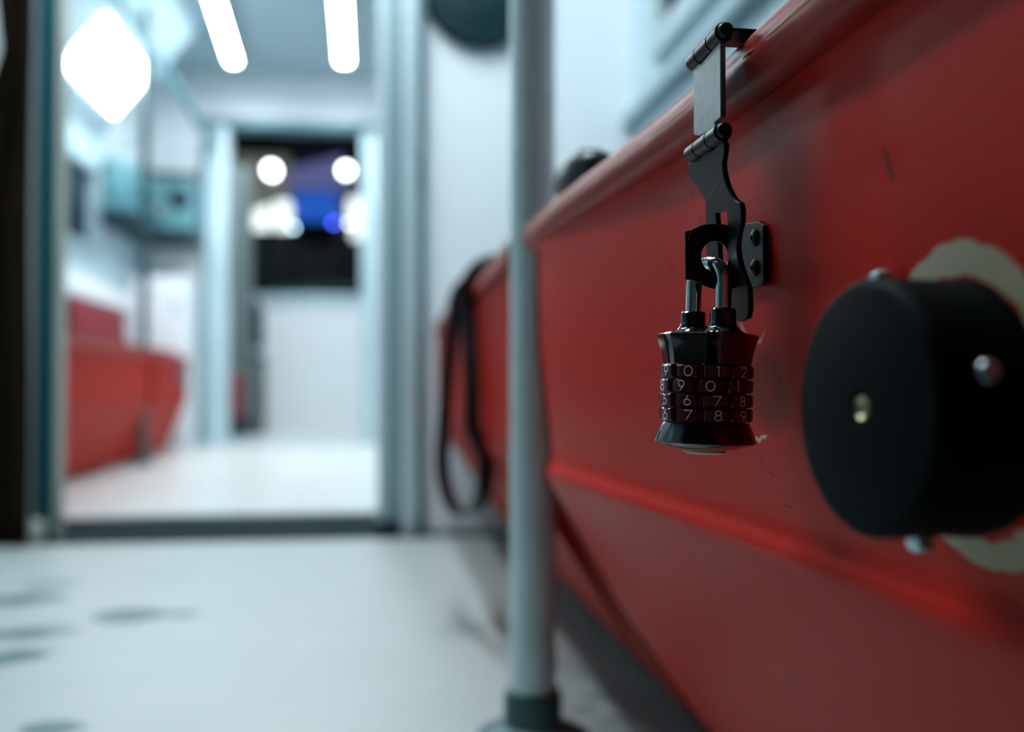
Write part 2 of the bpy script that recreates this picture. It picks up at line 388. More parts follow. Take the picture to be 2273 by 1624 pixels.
# partition with second doorway
OX0, OX1, OZ = -.855, -.095, 1.83
bm = bmesh.new()
add_box(bm, (XL-.05, YE, 0), (-1.0, YE+.1, ZV)); add_box(bm, (.01, YE, 0), (1.10, YE+.1, ZV)); add_box(bm, (-1.0, YE, OZ+.05), (.01, YE+.1, ZV))
struct(from_bm('wall_front', bm, M['white']))
d2 = struct(empty('door_2', (-.47, YE, 0)))
for a, b, mm in ((-1.0, -.985, 'alu_dk'), (-.985, -.94, 'alu'), (-.94, OX0, 'alu_lt'), (OX1, -.045, 'alu'), (-.045, .01, 'alu_lt')):
    keep(box('frame_post', (a, YE-.04, 0), (b, YE+.1, OZ), M[mm], bevel=.004), d2)
keep(box('frame_head', (-1.0, YE-.06, OZ), (.01, YE+.1, OZ+.045), M['alu_dk'], bevel=.005), d2)
keep(box('sill_plate', (-1.0, YE-.05, 0), (.01, YE+.12, .012), M['alu_lt'], bevel=.003), d2)
# vestibule walls
struct(box('wall_left', (XL-.05, YE+.1, 0), (XL, YF, ZV), M['wall_blue']))
WX0, WX1, WB, WT = -1.18, .25, 1.02, 2.38
bm = bmesh.new()
add_box(bm, (XL-.05, YF, 0), (1.15, YF+.06, WB)); add_box(bm, (XL-.05, YF, WT), (1.15, YF+.06, ZV))
add_box(bm, (XL-.05, YF, WB), (WX0, YF+.06, WT)); add_box(bm, (WX1, YF, WB), (1.15, YF+.06, WT))
struct(from_bm('wall_back', bm, M['white']))
w3 = struct(box('window_3', (WX0, YF+.025, WB), (WX1, YF+.032, WT), M['glass']))
bm = bmesh.new()
add_box(bm, (WX0, YF-.02, WB-.05), (WX1, YF-.001, WB-.002)); add_box(bm, (WX0, YF-.02, WT), (WX1, YF-.001, WT+.04)); add_box(bm, (WX0-.04, YF-.02, WB-.05), (WX0-.001, YF-.001, WT+.04)); add_box(bm, (WX1+.001, YF-.02, WB-.05), (WX1+.04, YF-.001, WT+.04))
from_bm('window_frame', bm, M['alu'], w3, bevel=.004)
struct(box('trim_5', (-.82, YF-.012, .93), (WX1, YF-.001, .95), M['alu_lt'], bevel=.003))

# ------------------------------------------------------------------ lamps
def tube_light(x0, x1, y0, y1, z, mm, label, group):
    e = empty('ceiling_light', ((x0+x1)/2, (y0+y1)/2, z), label, 'ceiling light', group)
    cx, cy, hx, hy = 0, 0, (x1-x0)/2, (y1-y0)/2
    bm = bmesh.new(); add_box(bm, (-hx-.012, -hy-.015, .022), (hx+.012, hy+.015, .058))
    for sx in (-1, 1):
        add_box(bm, (sx*(hx+.0015), -hy-.015, -.004), (sx*(hx+.012), hy+.015, .0225)); add_box(bm, (-hx-.0015, sx*(hy+.0015), -.004), (hx+.0015, sx*(hy+.015), .0225))
    from_bm('housing', bm, M['alu_lt'], e, bevel=.004)
    bm = bmesh.new(); add_box(bm, (-hx, -hy, 0), (hx, hy, .0215)); from_bm('diffuser', bm, mm, e, bevel=.008)
    bm = bmesh.new(); add_box(bm, (-hx-.03, hy+.05, .045), (hx+.03, hy+.10, .058)); from_bm('shadow_spot', bm, M['alu_dk'], e, bevel=.003)  # dark plate standing in for the shaded spot beyond the lamp
    return e
ZL = ZC-.0582
for (ua, ub, wd, lb) in ((475, 519, .046, 'long white ceiling light seen through doorway, left of the two'), (755, 764, .056, 'long white ceiling light seen through doorway, right one nearer the frame')):
    pa, pb = px(ua, 0, z=ZL), px(ub, 140, z=ZL); dv = (pb-pa).normalized(); ce = pb-dv*.95
    t_ = tube_light(ce.x-wd/2, ce.x+wd/2, ce.y-.95, ce.y+.95, ZL, M['tube'], lb, 'ceiling lights of the far compartment')
    t_.rotation_euler = (0, 0, math.atan2(-dv.x, dv.y))
tube_light(-.70, -.58, .75, 2.0, ZL, M['tube_near'], 'ceiling light over the near aisle on its left side', 'ceiling lights of the near compartment')
tube_light(-.16, -.04, .75, 2.0, ZL, M['tube_near'], 'ceiling light over the near aisle close to the red benches', 'ceiling lights of the near compartment')
tube_light(-.7, -.62, 6.15, 6.75, ZV-.0582, M['fill_vest'], 'unseen fill light added inside the vestibule beyond the second doorway', 'added fill lights of the vestibule')  # unseen lamp added to brighten the white panel under the end window
# cove luminaire (lies on the sloping panel)
A = Vector((-1.245, 0, 1.607)); B = Vector((-1.07, 0, 1.825)); dirc = (B-A).normalized(); nrm = Vector((dirc.z, 0, -dirc.x))
# the cove surface through (XL,1.52)-(-.83,ZC): place the lamp just in front of it
e = empty('cove_light', (-1.157, 4.51, 1.716), 'big bright rectangular light panel on the sloping cove at left', 'wall light')
bm = bmesh.new(); h = (B-A).length/2
def ob(bm, a0, a1, y0, y1, n0, n1):
    vs = []
    for a in (a0, a1):
        for y in (y0, y1):
            for n in (n0, n1): vs.append(bm.verts.new(dirc*a+Vector((0, y, 0))+nrm*n))
    for f in ((0, 1, 3, 2), (4, 6, 7, 5), (0, 4, 5, 1), (2, 3, 7, 6), (0, 2, 6, 4), (1, 5, 7, 3)): bm.faces.new([vs[i] for i in f])
ob(bm, -h+.01, h-.01, -.36, .35, -.008, .012); from_bm('diffuser', bm, M['cove'], e, bevel=.004)
bm = bmesh.new(); ob(bm, -h-.018, h+.018, -.405, .405, -.042, -.0085); from_bm('housing', bm, M['alu'], e, bevel=.003)

# ------------------------------------------------------------------ benches
def x0n(y):      # line of the near bench's rim: straight, easing out towards its far end
    t = min(1, max(0, (y-.38)/.45)); return .1405-.0175*t*t*(3-2*t)*1.0
def bench_near_shell(y):
    x = x0n(y); d = .010+.016*min(1, max(0, (.8-y)/.55))
    q = .005+.010*min(1, max(0, (.80-y)/.30)); k = [(x+q-.0015, .4464), (x+q, .440)]
    k += [(x+q, .43), (x+q*.83+d*.22, .36), (x+.0080+d*.68, .29), (x+.0062+d*.95, .276), (x+.0052+d*.98, .270), (x+.0025+d, .2655), (x+.0015+d, .262), (x+.0022+d, .2575)]
    k += [(x+.0065+d, .249), (x+.075, .148), (.262, .058), (.30, .05), (.585, .05), (.585, .452), (.17, .452), (x+.024, .4462)]
    return k
def bench_near_rim(y):
    x = x0n(y)
    return [(x+.0050, .4475), (x+.0030, .4500), (x+.0014, .4555), (x+.0010, .4585), (x+.0016, .4595), (x+.0014, .4612), (x+.0022, .4652), (x+.0050, .4688), (x+.0095, .4700), (x+.016, .4692), (x+.021, .466), (x+.024, .461), (x+.026, .4525), (x+.026, .4470), (x+.012, .4466)]
b1 = empty('bench', (.36, .2, .05), 'nearest red moulded bench with padlocked lid edge and black round bumper', 'bench', 'red moulded benches')
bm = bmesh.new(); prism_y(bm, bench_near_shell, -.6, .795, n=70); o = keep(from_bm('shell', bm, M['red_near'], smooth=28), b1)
bm = bmesh.new(); prism_y(bm, bench_near_rim, -.6, .846, n=70); keep(from_bm('rim', bm, M['red_rim'], smooth=50), b1)
# broken orange line standing in for the highlight along the rim edge
bm = bmesh.new()
for y0, y1 in ((.20, .355), (.36, .372), (.405, .425), (.43, .50), (.505, .60), (.61, .74)):
    n = max(3, int((y1-y0)/.012)); pts = []
    for i in range(n+1):
        y = y0+(y1-y0)*i/n; pts.append((x0n(y)+.0010, y, .4590))
    sweep(bm, pts, circ(.00055, 6), scale=[(.25 if i in (0, n) else .7+.5*noise.noise(Vector((i*1.7, y0*30, 0)))) for i in range(n+1)])
keep(from_bm('edge_highlight', bm, M['rim_edge'], smooth=60), b1)['label'] = 'orange line painting the highlight on the rim edge'
bm = bmesh.new(); prism_y(bm, lambda y: [(x0n(y)+.030, .4525), (.57, .4525), (.57, .4685), (x0n(y)+.034, .4685)], -.55, .76, n=20)
keep(from_bm('seat_pad', bm, M['cush'], bevel=.004), b1)
# end edge of shell: dark strip put in for the gap's shadow
prof = bench_near_shell(.795)[1:15]
bm = bmesh.new(); sweep(bm, [(x+ (.0015), .7975, z) for x, z in prof], [(-.0028, -.0028), (.0028, -.0028), (.0028, .0028), (-.0028, .0028)], up=Vector((0, 1, 0)))
keep(from_bm('gap_shadow_strip', bm, M['dark_gap']), b1)

def far_profile(x, clip=None):
    P = [(x+.005, .4475), (x+.006, .44), (x+.008, .29), (x+.008, .262), (x+.013, .250), (.262, .055), (.30, .05), (.585, .05), (.585, .452), (x+.03, .452), (x+.024, .4475)]
    if clip: P = [(clip, .4475), (clip, .212), (.262, .055), (.30, .05), (.585, .05), (.585, .452), (clip+.01, .452)]
    return P
def rim_profile(x, s=0): return [(x+.001, .4475), (x, .450), (x, .458), (x+.0015, .4655), (x+.005, .469), (x+.010, .470), (x+.018, .468), (x+.023, .462), (x+.025, .453), (x+.025, .4475)]
b2 = empty('bench', (.36, 1.55, .05), 'red moulded bench behind the steel pole, black strap hanging from it', 'bench', 'red moulded benches')
XB2 = .122
bm = bmesh.new(); prism_y(bm, far_profile(XB2), .962, 2.19); prism_y(bm, far_profile(XB2, .176), .816, .9615)
keep(from_bm('shell', bm, M['red'], bevel=.003), b2)
bm = bmesh.new(); prism_y(bm, rim_profile(XB2), .955, 2.20); keep(from_bm('rim', bm, M['red_rim'], smooth=50), b2)
bm = bmesh.new(); prism_y(bm, [(XB2+.012, .4705), (XB2+.008, .476), (XB2+.016, .487), (XB2+.04, .494), (.57, .494), (.57, .4705)], .97, 2.15)
keep(from_bm('seat_cushion', bm, M['black_vinyl'], bevel=.004), b2)['label'] = 'black vinyl seat cushion'

# left benches in the far compartment
def left_profile(x):
    return [(x, .455), (x-.002, .30), (x-.002, .275), (x-.01, .255), (x-.11, .02), (x-.15, .01), (XL+.004, .01), (XL+.004, .455)]
def left_rim(x): return [(x+.001, .4555), (x+.008, .458), (x+.010, .468), (x+.005, .480), (x-.01, .485), (x-.02, .484), (x-.022, .4555)]
def left_bench(y0, y1, label, round_end=False):
    e = empty('bench', (-1.14, (y0+y1)/2, .01), label, 'bench', 'red moulded benches')
    bm = bmesh.new()
    if round_end:
        def P(y):
            t = max(0, (y-(y1-.16))/.16); k = 1-math.sqrt(max(0, 1-t*t)) if t < 1 else 1
            Q = left_profile(-.95)
            return [(x-(.16*k if i < 6 else 0), z+(.05*k if 3 <= i < 6 else 0)) for i, (x, z) in enumerate(Q)]
        def Rm(y):
            t = max(0, (y-(y1-.16))/.16); k = 1-math.sqrt(max(0, 1-t*t)) if t < 1 else 1
            return [(x-.16*k, z) for x, z in left_rim(-.95)]
        prism_y(bm, P, y0, y1, n=30)
    else: prism_y(bm, left_profile(-.95), y0, y1)
    keep(from_bm('shell', bm, M['red'], smooth=40), e)
    bm = bmesh.new(); prism_y(bm, Rm if round_end else left_rim(-.95), y0, y1, n=30); keep(from_bm('rim', bm, M['red_rim'], smooth=50), e)
    bm = bmesh.new(); prism_y(bm, [(-.99, .4855), (-.985, .50), (-1.0, .51), (-1.27, .51), (-1.27, .4855)], y0+.02, y1-(.2 if round_end else .02)); keep(from_bm('seat_pad', bm, M['cush'], bevel=.004), e)
    bm = bmesh.new(); prism_y(bm, [(-1.275, .46), (-1.275, .50), (-1.295, .70), (-1.305, .72), (XL+.004, .72), (XL+.004, .46)], y0+.005, y1-.01, n=1); keep(from_bm('backrest', bm, M['cush'], bevel=.008), e)
    return e
left_bench(2.75, 4.36, 'long red bench with backrest along the far left wall, in front of the thin pole')
left_bench(4.44, 5.36, 'short red bench with rounded end behind the thin pole at left', True)
bm = bmesh.new(); prism_y(bm, [(XL+.0005, .735), (XL+.035, .735), (XL+.035, .76), (XL+.012, .85), (XL+.0005, .85)], YD+.4, 5.5)
struct(from_bm('trim_6', bm, M['white']))
# round speaker plate on the bench's end
e = empty('vent_cover', (-.948, 5.05, .38), 'small grey round cover on the rounded far end of the left bench', 'cover')
bm = bmesh.new(); lathe(bm, [(0, .006), (.045, .006), (.055, 0), (.0, 0)], 28, M4=Matrix.Rotation(math.pi/2, 4, 'Y')); from_bm('disc', bm, M['ceil'], e, smooth=40)
bm = bmesh.new(); lathe(bm, [(.047, .0062), (.050, .0085), (.053, .0062)], 28, M4=Matrix.Rotation(math.pi/2, 4, 'Y')); from_bm('bezel', bm, M['alu_dk'], e, smooth=40)

# ------------------------------------------------------------------ poles
def pole(x, y, r, z1, label, mm, base=1.0, rings=()):
    e = empty('grab_pole', (x, y, 0), label, 'pole')
    bm = bmesh.new(); sweep(bm, [(0, 0, .012), (0, 0, z1/2), (0, 0, z1)], circ(r, 32)); from_bm('tube', bm, M[mm], e, smooth=40)
    bm = bmesh.new(); b = base
    lathe(bm, [(.052*b, 0), (.054*b, .004), (.052*b, .008), (.040*b, .013), (.0275*b, .018), (.0270*b, .044), (.0255*b, .048), (r+.0004, .048)], 36)
    from_bm('floor_flange', bm, M['steel_dark'], e, smooth=40)
    bm = bmesh.new(); lathe(bm, [(r+.0004, z1-.05), (r+.006, z1-.048), (r+.007, z1-.02), (.05*b, z1-.008), (.05*b, z1-.001)], 32); from_bm('ceiling_flange', bm, M['steel_dark'], e, smooth=40)
    return e
pole(.1445, .925, .0212, ZC, 'steel grab pole between the two red benches in the foreground', 'steel')
pole(-.985, 4.40, .018, ZC, 'thin dark grab pole beside the far left red bench', 'steel_dark', .8)
# hand rail along the cove edge
r = empty('hand_rail', (-.94, 4.2, 1.71), 'grey rail running along the ceiling cove over the left bench', 'rail')
bm = bmesh.new(); sweep(bm, [(-.94, y, 1.735) for y in (2.6, 3.5, 4.5, 5.86)], circ(.022, 16)); keep(from_bm('tube', bm, M['teal_box'], smooth=40), r)
for y in (3.3, 4.25, 5.2):
    bm = bmesh.new(); sweep(bm, [(-.94, y, 1.735), (-.99, y, 1.80), (-1.06, y, 1.862)], circ(.012, 10)); keep(from_bm('bracket', bm, M['alu_dk'], smooth=40), r)

# ------------------------------------------------------------------ hasp (latch) on the near bench
YH = .385
hs = empty('hasp', (.132, YH, .36), 'black steel hasp hanging over the red bench rim, held by the padlock', 'hasp')
def barrel(name, c, r, half, mm, caps=True):
    bm = bmesh.new()
    segs = ((-half, -half*.42), (-half*.40, half*.36), (half*.38, half*.98))
    for a, b in segs:
        pr_ = [(0, a), (r*.86, a), (r, a+.0005), (r, b-.0005), (r*.86, b), (0, b)]
        lathe(bm, pr_, 28, M4=Matrix.Translation(c) @ Matrix.Rotation(math.pi/2, 4, 'X'))
    lathe(bm, [(0, half), (r*.80, half), (r*.84, half+.0004), (r*.70, half+.0022), (0, half+.0026)], 24, M4=Matrix.Translation(c) @ Matrix.Rotation(math.pi/2, 4, 'X'))
    return keep(from_bm(name, bm, M[mm], smooth=35), hs)
def cx(u, v, y): return px(u, v, y=y)
c1 = cx(1573, 106, YH); c2 = cx(1569, 318, YH)
BX1, BZ1 = c1.x, c1.z; BX2, BZ2 = c2.x, c2.z
barrel('hinge_barrel', Vector((BX1, YH, BZ1)), .0038, .0190, 'hasp')
barrel('hinge_barrel', Vector((BX2, YH, BZ2)), .0037, .0195, 'hasp')
def plane_pts(pts, o, n):
    """trace image points onto plane through o with normal n -> 2D coordinates (a along y toward the camera, b up)"""
    out = []; e1 = Vector((0, -1, 0)); e1 = (e1-n*e1.dot(n)).normalized(); e2 = n.cross(e1).normalized()
    if e2.z < 0: e2 = -e2
    for u, v in pts:
        d = FW + RT*((u-1136.5)/F_PX) + UP*((812-v)/F_PX); t = (o-CAM).dot(n)/d.dot(n); q = CAM+d*t-o
        out.append((q.dot(e1), q.dot(e2)))
    e3 = e1.cross(e2)
    return out, Matrix(((e1.x, e2.x, e3.x, o.x), (e1.y, e2.y, e3.y, o.y), (e1.z, e2.z, e3.z, o.z), (0, 0, 0, 1)))
# upper strap
n1 = Vector((-1, 0, 0)); 
xs = (BX1+BX2)/2+.0004
o1 = Vector((xs, YH, .445))
pts, mt = plane_pts([(1533, 128), (1537, 146), (1543, 160), (1545, 176), (1545, 300), (1560, 302), (1592, 284), (1592, 272), (1604, 262), (1606, 255), (1605, 92), (1600, 78), (1588, 84), (1587, 112), (1560, 142), (1548, 134), (1544, 118)], o1, n1)
keep(plate('strap_plate', pts, [], .0022, mt, M['hasp_plate'], None, .0005), hs)['label'] = 'black strap plate lightened for the wall reflection'
# small hinge leaf going over the rim top
bm = bmesh.new()
sweep(bm, [(BX1+.003, YH, BZ1+.002), (BX1+.006, YH, BZ1+.0045), (BX1+.014, YH, .4716), (BX1+.030, YH, .4713)], [(-.009, -.0007), (.009, -.0007), (.009, .0007), (-.009, .0007)])
keep(from_bm('hinge_leaf', bm, M['hasp'], bevel=.0004), hs)
# lower leaf, tilted back to the panel
LB = Vector((.1435, YH, .3589)); LT = Vector((BX2+.0006, YH, BZ2)); dl = (LT-LB).normalized(); n2 = Vector((-dl.z, 0, dl.x)).normalized()
out = [(1598, 300), (1613, 318), (1612, 345), (1609, 366), (1613, 392), (1622, 420), (1636, 443), (1647, 450), (1651, 470), (1650, 495), (1644, 520), (1641, 548), (1644, 575), (1653, 605), (1663, 632), (1666, 645), (1664, 706), (1626, 706), (1622, 655), (1600, 640), (1580, 620), (1573, 560), (1572, 500), (1571, 478), (1573, 462), (1566, 438), (1552, 414), (1537, 396), (1533, 380), (1534, 362), (1545, 356), (1558, 350), (1562, 342), (1590, 330), (1596, 316)]
pts, mt = plane_pts(out, LB, n2)
hole, _ = plane_pts([(1594, 473), (1618, 467), (1621, 500), (1620, 560), (1614, 610), (1604, 612), (1600, 560), (1597, 510)], LB, n2)
keep(plate('slotted_leaf', smooth_loop(pts, 3), [hole], .0022, mt, M['hasp'], None, .0005), hs)
# staple: projecting plate with round hole + base plate with two screws
ny = Vector((0, 1, 0))
def ypl(pts, y):
    return [(px(u, v, y=y).x, px(u, v, y=y).z) for u, v in pts]
st = [(1520, 514), (1532, 511), (1546, 503), (1562, 498), (1580, 497), (1606, 498), (1624, 503), (1636, 514), (1643, 530), (1646, 560), (1652, 600), (1650, 628), (1628, 640), (1600, 642), (1580, 640), (1564, 634), (1550, 627), (1536, 621), (1521, 621)]
hc = px(1586, 570, y=YH-.004); hole = [(hc.x+.0057*math.cos(a), hc.z+.0063*math.sin(a)) for a in [2*math.pi*i/36 for i in range(36)]]
mty = Matrix(((1, 0, 0, 0), (0, 0, -1, YH-.004), (0, 1, 0, 0), (0, 0, 0, 1)))
keep(plate('staple', ypl(st, YH-.004), [hole], .0020, mty, M['hasp'], None, .0005), hs)
XP = .1552
pts, mt = plane_pts([(1640, 498), (1688, 490), (1699, 500), (1701, 622), (1693, 634), (1640, 640)], Vector((XP, YH, .38)), Vector((-1, 0, 0)))
bp = keep(plate('base_plate', pts, [], .0022, mt, M['hasp'], None, .0006), hs)
for v in (527, 594):
    q = px(1676, v, x=XP-.0012)
    R_ = Matrix.Translation(q) @ Matrix.Rotation(-math.pi/2, 4, 'Y')
    bm = bmesh.new(); lathe(bm, [(.0036, 0), (.0035, .0007), (.0026, .0013), (.0011, .0016), (.0010, .0008), (0, .0008)], 20, M4=R_)
    s_ = from_bm('screw', bm, M['hasp'], smooth=40); s_.parent = bp

# ------------------------------------------------------------------ combination padlock
LK = Vector((.1297, .385, .3045)); rz = math.atan2(-.3369, 1)
lk = empty('combination_padlock', LK, 'black combination padlock with four maroon number dials, hanging from the hasp', 'padlock', rz=0)
ROT = Matrix.Translation(LK) @ Matrix.Rotation(math.radians(-18.6), 4, 'Z') @ Matrix.Rotation(math.radians(1.6), 4, 'Y')
def lkobj(name, bm, mm, smooth=None, bevel=0, parent=None, segs=2):
    bmesh.ops.recalc_face_normals(bm, faces=bm.faces[:])
    if bevel: bmesh.ops.bevel(bm, geom=[e for e in bm.edges if len(e.link_faces) == 2 and e.calc_face_angle(0) > .5], offset=bevel, segments=segs, affect='EDGES', profile=.6)
    me = bpy.data.meshes.new(name); bm.to_mesh(me); bm.free(); me.transform(Matrix.Translation(-LK) @ ROT)
    return link(name, me, M[mm], parent or lk, smooth)
# caps: 12-faceted, facing slightly off axis
def facet(n_, sub, rnd=.0):
    # radius multiplier of a softened polygon
    def f(i):
        a = 2*math.pi*i/(n_*sub); k = 2*math.pi/n_; d = (a % k)-k/2
        return (1-rnd)*math.cos(k/2)/math.cos(d)*1.02+rnd
    return f
bm = bmesh.new()
lathe(bm, [(.0150, .0341), (.0168, .0342), (.01725, .0348), (.0178, .0385), (.0189, .0430), (.0198, .0455), (.0199, .0463), (.0193, .0469), (.0175, .0472), (0, .0474)], 64, rad=facet(8, 8, .25))
lkobj('top_cap', bm, 'lock_black', smooth=24)
LEGS = (Vector((.0058, -.0066, 0)), Vector((-.0058, .0066, 0)))
for i, g in enumerate(LEGS):
    bm = bmesh.new(); hh = .0568 if i == 0 else .0562
    lathe(bm, [(.0092, .0468), (.0085, .0476), (.0068, .0487), (.0056, .0502), (.0051, .0520), (.0051, hh-.0006), (.0046, hh), (0, hh)], 32, M4=Matrix.Translation((g.x, g.y, 0)))
    lkobj('shackle_collar', bm, 'lock_black', smooth=35)
bm = bmesh.new()
lathe(bm, [(0, .0000), (.0070, .0002), (.0130, .0012), (.0186, .0030), (.0199, .0037), (.0200, .0044), (.0190, .0070), (.0176, .0105), (.0168, .0118), (.0150, .0119)], 64, rad=facet(16, 4, .2))
lkobj('bottom_cap', bm, 'lock_black', smooth=22)
bm = bmesh.new(); lathe(bm, [(0, -.0011), (.0070, -.0009), (.0086, -.0002), (.0086, .0012), (0, .0012)], 32); lkobj('base_plug', bm, 'label', smooth=40)
# shackle
half = (LEGS[0]-LEGS[1])/2; hl = half.length; ux = half.normalized()
pts = []
for i in range(5): pts.append(LEGS[0]+Vector((0, 0, .052+(.0665-.052)*i/4)))
for i in range(1, 20):
    a = math.pi*i/20; pts.append(ux*(hl*math.cos(a))+Vector((0, 0, .0665+hl*.98*math.sin(a))))
for i in range(5): pts.append(LEGS[1]+Vector((0, 0, .0665-(.0665-.052)*i/4)))
bm = bmesh.new(); sweep(bm, pts, circ(.0032, 28), up=Vector((ux.y, -ux.x, 0)))
sh = lkobj('shackle', bm, 'chrome', smooth=60)
# dials
NH = .00375
def arc(cx_, cy_, rx, ry, a0, a1, n=18): return [(cx_+rx*math.cos(math.radians(a0+(a1-a0)*i/n)), cy_+ry*math.sin(math.radians(a0+(a1-a0)*i/n))) for i in range(n+1)]
GL = {  # strokes in a unit box: x -.45..45, y 0..1
 '0': [arc(0, .5, .46, .5, 0, 360, 28)],
 '1': [[(-.18, .97), (.04, .97), (.04, 0)]],
 '2': [arc(0, .72, .36, .28, 175, -30, 14)+[(-.38, .0), (.42, .0)]],
 '3': [arc(-.02, .76, .30, .24, 150, -90, 14), arc(-.02, .26, .36, .26, 90, -150, 16)],
 '4': [[(.15, 0), (.15, 1), (-.42, .30), (.40, .30)]],
 '5': [[(.30, .97), (-.16, .97), (-.25, .55)]+arc(-.03, .31, .36, .31, 130, -150, 16)],
 '6': [[(.10, 1), (-.30, .46)], arc(0, .30, .36, .30, 0, 360, 24)],
 '7': [[(-.42, .97), (.42, .97), (-.20, 0)]],
 '8': [arc(0, .76, .32, .24, 0, 360, 22), arc(0, .27, .40, .27, 0, 360, 24)],
 '9': [arc(0, .70, .36, .30, 0, 360, 24), [(.30, .54), (-.12, 0)]]}
def ribbon(bm, line, wd, fn):
    P = [Vector((a, b)) for a, b in line]; closed = (P[0]-P[-1]).length < 1e-6; L, R2 = [], []
    for i, p in enumerate(P):
        a = P[i-1] if i > 0 else (P[-2] if closed else p); b = P[i+1] if i < len(P)-1 else (P[1] if closed else p)
        t1 = (p-a).normalized() if (p-a).length else (b-p).normalized(); t2 = (b-p).normalized() if (b-p).length else t1
        t = (t1+t2).normalized() if (t1+t2).length > 1e-6 else t1; n = Vector((-t.y, t.x)); k = wd/2/max(.5, n.dot(Vector((-t1.y, t1.x))))
        L.append(bm.verts.new(fn(p+n*k))); R2.append(bm.verts.new(fn(p-n*k)))
    for i in range(len(P)-1): bm.faces.new((L[i], R2[i], R2[i+1], L[i+1]))
DH = .00565; Z0 = .0120
RL = .0184
rows = (('6', -60, 3), ('5', -61.5, 2), ('8', -67, 1), ('9', -61, 0))   # bottom to top: digit of left-most visible lobe, its angle
for ri, (dg0, a0, _) in enumerate(rows):
    zc = Z0+DH*(ri+.5); hh = DH*.46
    bm = bmesh.new()
    # lobed ring: 10 lobes with grooves
    nseg = 10; ring = []
    for k in range(nseg):
        ac = a0+36*k
        for da, r_ in ((-15.5, .0166), (-14.5, RL-.0006), (-12.8, RL), (-8, RL+.0001), (0, RL+.0001), (8, RL+.0001), (12.8, RL), (14.5, RL-.0006), (15.5, .0166)): ring.append((math.radians(ac+da), r_))
    top = []
    for (zz, dr) in ((-hh, .0007), (-hh+.0006, 0), (hh-.0006, 0), (hh, .0007)):
        top.append([bm.verts.new(((r_-dr)*math.sin(a), -(r_-dr)*math.cos(a), zc+zz)) for a, r_ in ring])
    n = len(ring)
    for A_, B_ in zip(top, top[1:]):
        for j in range(n): bm.faces.new((A_[j], A_[(j+1) % n], B_[(j+1) % n], B_[j]))
    bm.faces.new(top[0][::-1]); bm.faces.new(top[-1])
    dl_ = lkobj('number_dial', bm, 'dial', smooth=40)
    bm = bmesh.new()
    for k in range(10):
        ch = str((int(dg0)+k) % 10); ac = math.radians(a0+36*k)
        ac += math.radians(3 if ri in (0, 1, 3) else 0)
        def fn(p, ac=ac):
            a = ac+p.x*NH*.95/RL; rr = RL+.00016
            return Vector((rr*math.sin(a), -rr*math.cos(a), zc-NH/2+p.y*NH))
        for ln in GL[ch]:
            fine = []
            for i in range(len(ln)-1):
                for s in range(3): fine.append((ln[i][0]+(ln[i+1][0]-ln[i][0])*s/3, ln[i][1]+(ln[i+1][1]-ln[i][1])*s/3))
            fine.append(ln[-1]); ribbon(bm, fine if len(ln) < 6 else ln, .105, fn)
    lkobj('numerals', bm, 'numeral', parent=dl_)['label'] = 'white painted numerals 0 to 9'
bm = bmesh.new(); lathe(bm, [(.0158, .0118), (.0158, .0343)], 40); lkobj('dial_core', bm, 'dial_core', smooth=40)
# engraving on the shackle: tiny strokes on the camera side of the arch
bm = bmesh.new()
def arch(a, off, h):   # point on tube surface: a = arch angle, off = angle round the tube
    c = ux*(hl*math.cos(a))+Vector((0, 0, .0665+hl*.98*math.sin(a))); rad = (ux*math.cos(a)+Vector((0, 0, math.sin(a)))).normalized()
    sd = Vector((ux.y, -ux.x, 0));  sd = sd if sd.y < 0 else -sd
    if sd.x > 0: pass
    return c+(rad*math.cos(off)+sd*math.sin(off))*(.0032+.00004)
LET = {'G': [arc(0, .5, .4, .5, 50, 330, 12)+[(.1, .35)]], 'a': [arc(0, .35, .32, .33, 0, 360, 12), [(.34, .7), (.34, 0)]], 'l': [[(0, 0), (0, 1)]], 'e': [arc(0, .35, .34, .34, 0, 310, 12), [(-.32, .36), (.34, .36)]], 'n': [[(-.3, .68), (-.3, 0)], arc(0, .38, .3, .3, 180, 0, 8)+[(.3, 0)]]}
a = math.radians(66)
for ch in 'Gallen':
    def fn(p, a=a): return arch(a+p.x*.0012/hl*1.0, math.radians(62)-(p.y-.5)*.0013/.0032, 0)
    for ln in LET[ch]: ribbon(bm, ln, .2, fn)
    a += (.00075 if ch == 'l' else .00125)/hl
lkobj('engraving', bm, 'engrave', parent=sh)

# ------------------------------------------------------------------ rubber bumper
kb = empty('rubber_bumper', (KN_XB, KN_Y, KN_Z), 'large black round rubber bumper bolted to the red bench front', 'bumper')
Rk = Matrix.Rotation(-math.pi/2, 4, 'Y')    # local z -> -x
Lk_ = KN_XB-KN_XF
bm = bmesh.new()
lathe(bm, [(.0325, -.001), (.0352, 0.0), (.0356, .003), (.0350, .010), (.0352, Lk_-.0045), (.0350, Lk_-.002), (.0338, Lk_-.0004), (.0325, Lk_+.0001), (.0048, Lk_), (.0044, Lk_-.0008), (.0042, Lk_-.004), (0, Lk_-.004)], 72, M4=Rk)
from_bm('rubber_body', bm, M['rubber'], kb, smooth=35)
bm = bmesh.new()
c0 = Matrix.Translation((-(Lk_-.0024), 0, 0)) @ Rk
lathe(bm, [(.0036, -.002), (.0036, .0012), (.0031, .0022), (.0022, .0012), (.0010, .0004), (0, .0004)], 24, M4=c0); from_bm('centre_screw', bm, M['brass'], kb, smooth=40)
kb.rotation_euler = (0, 0, math.radians(4))
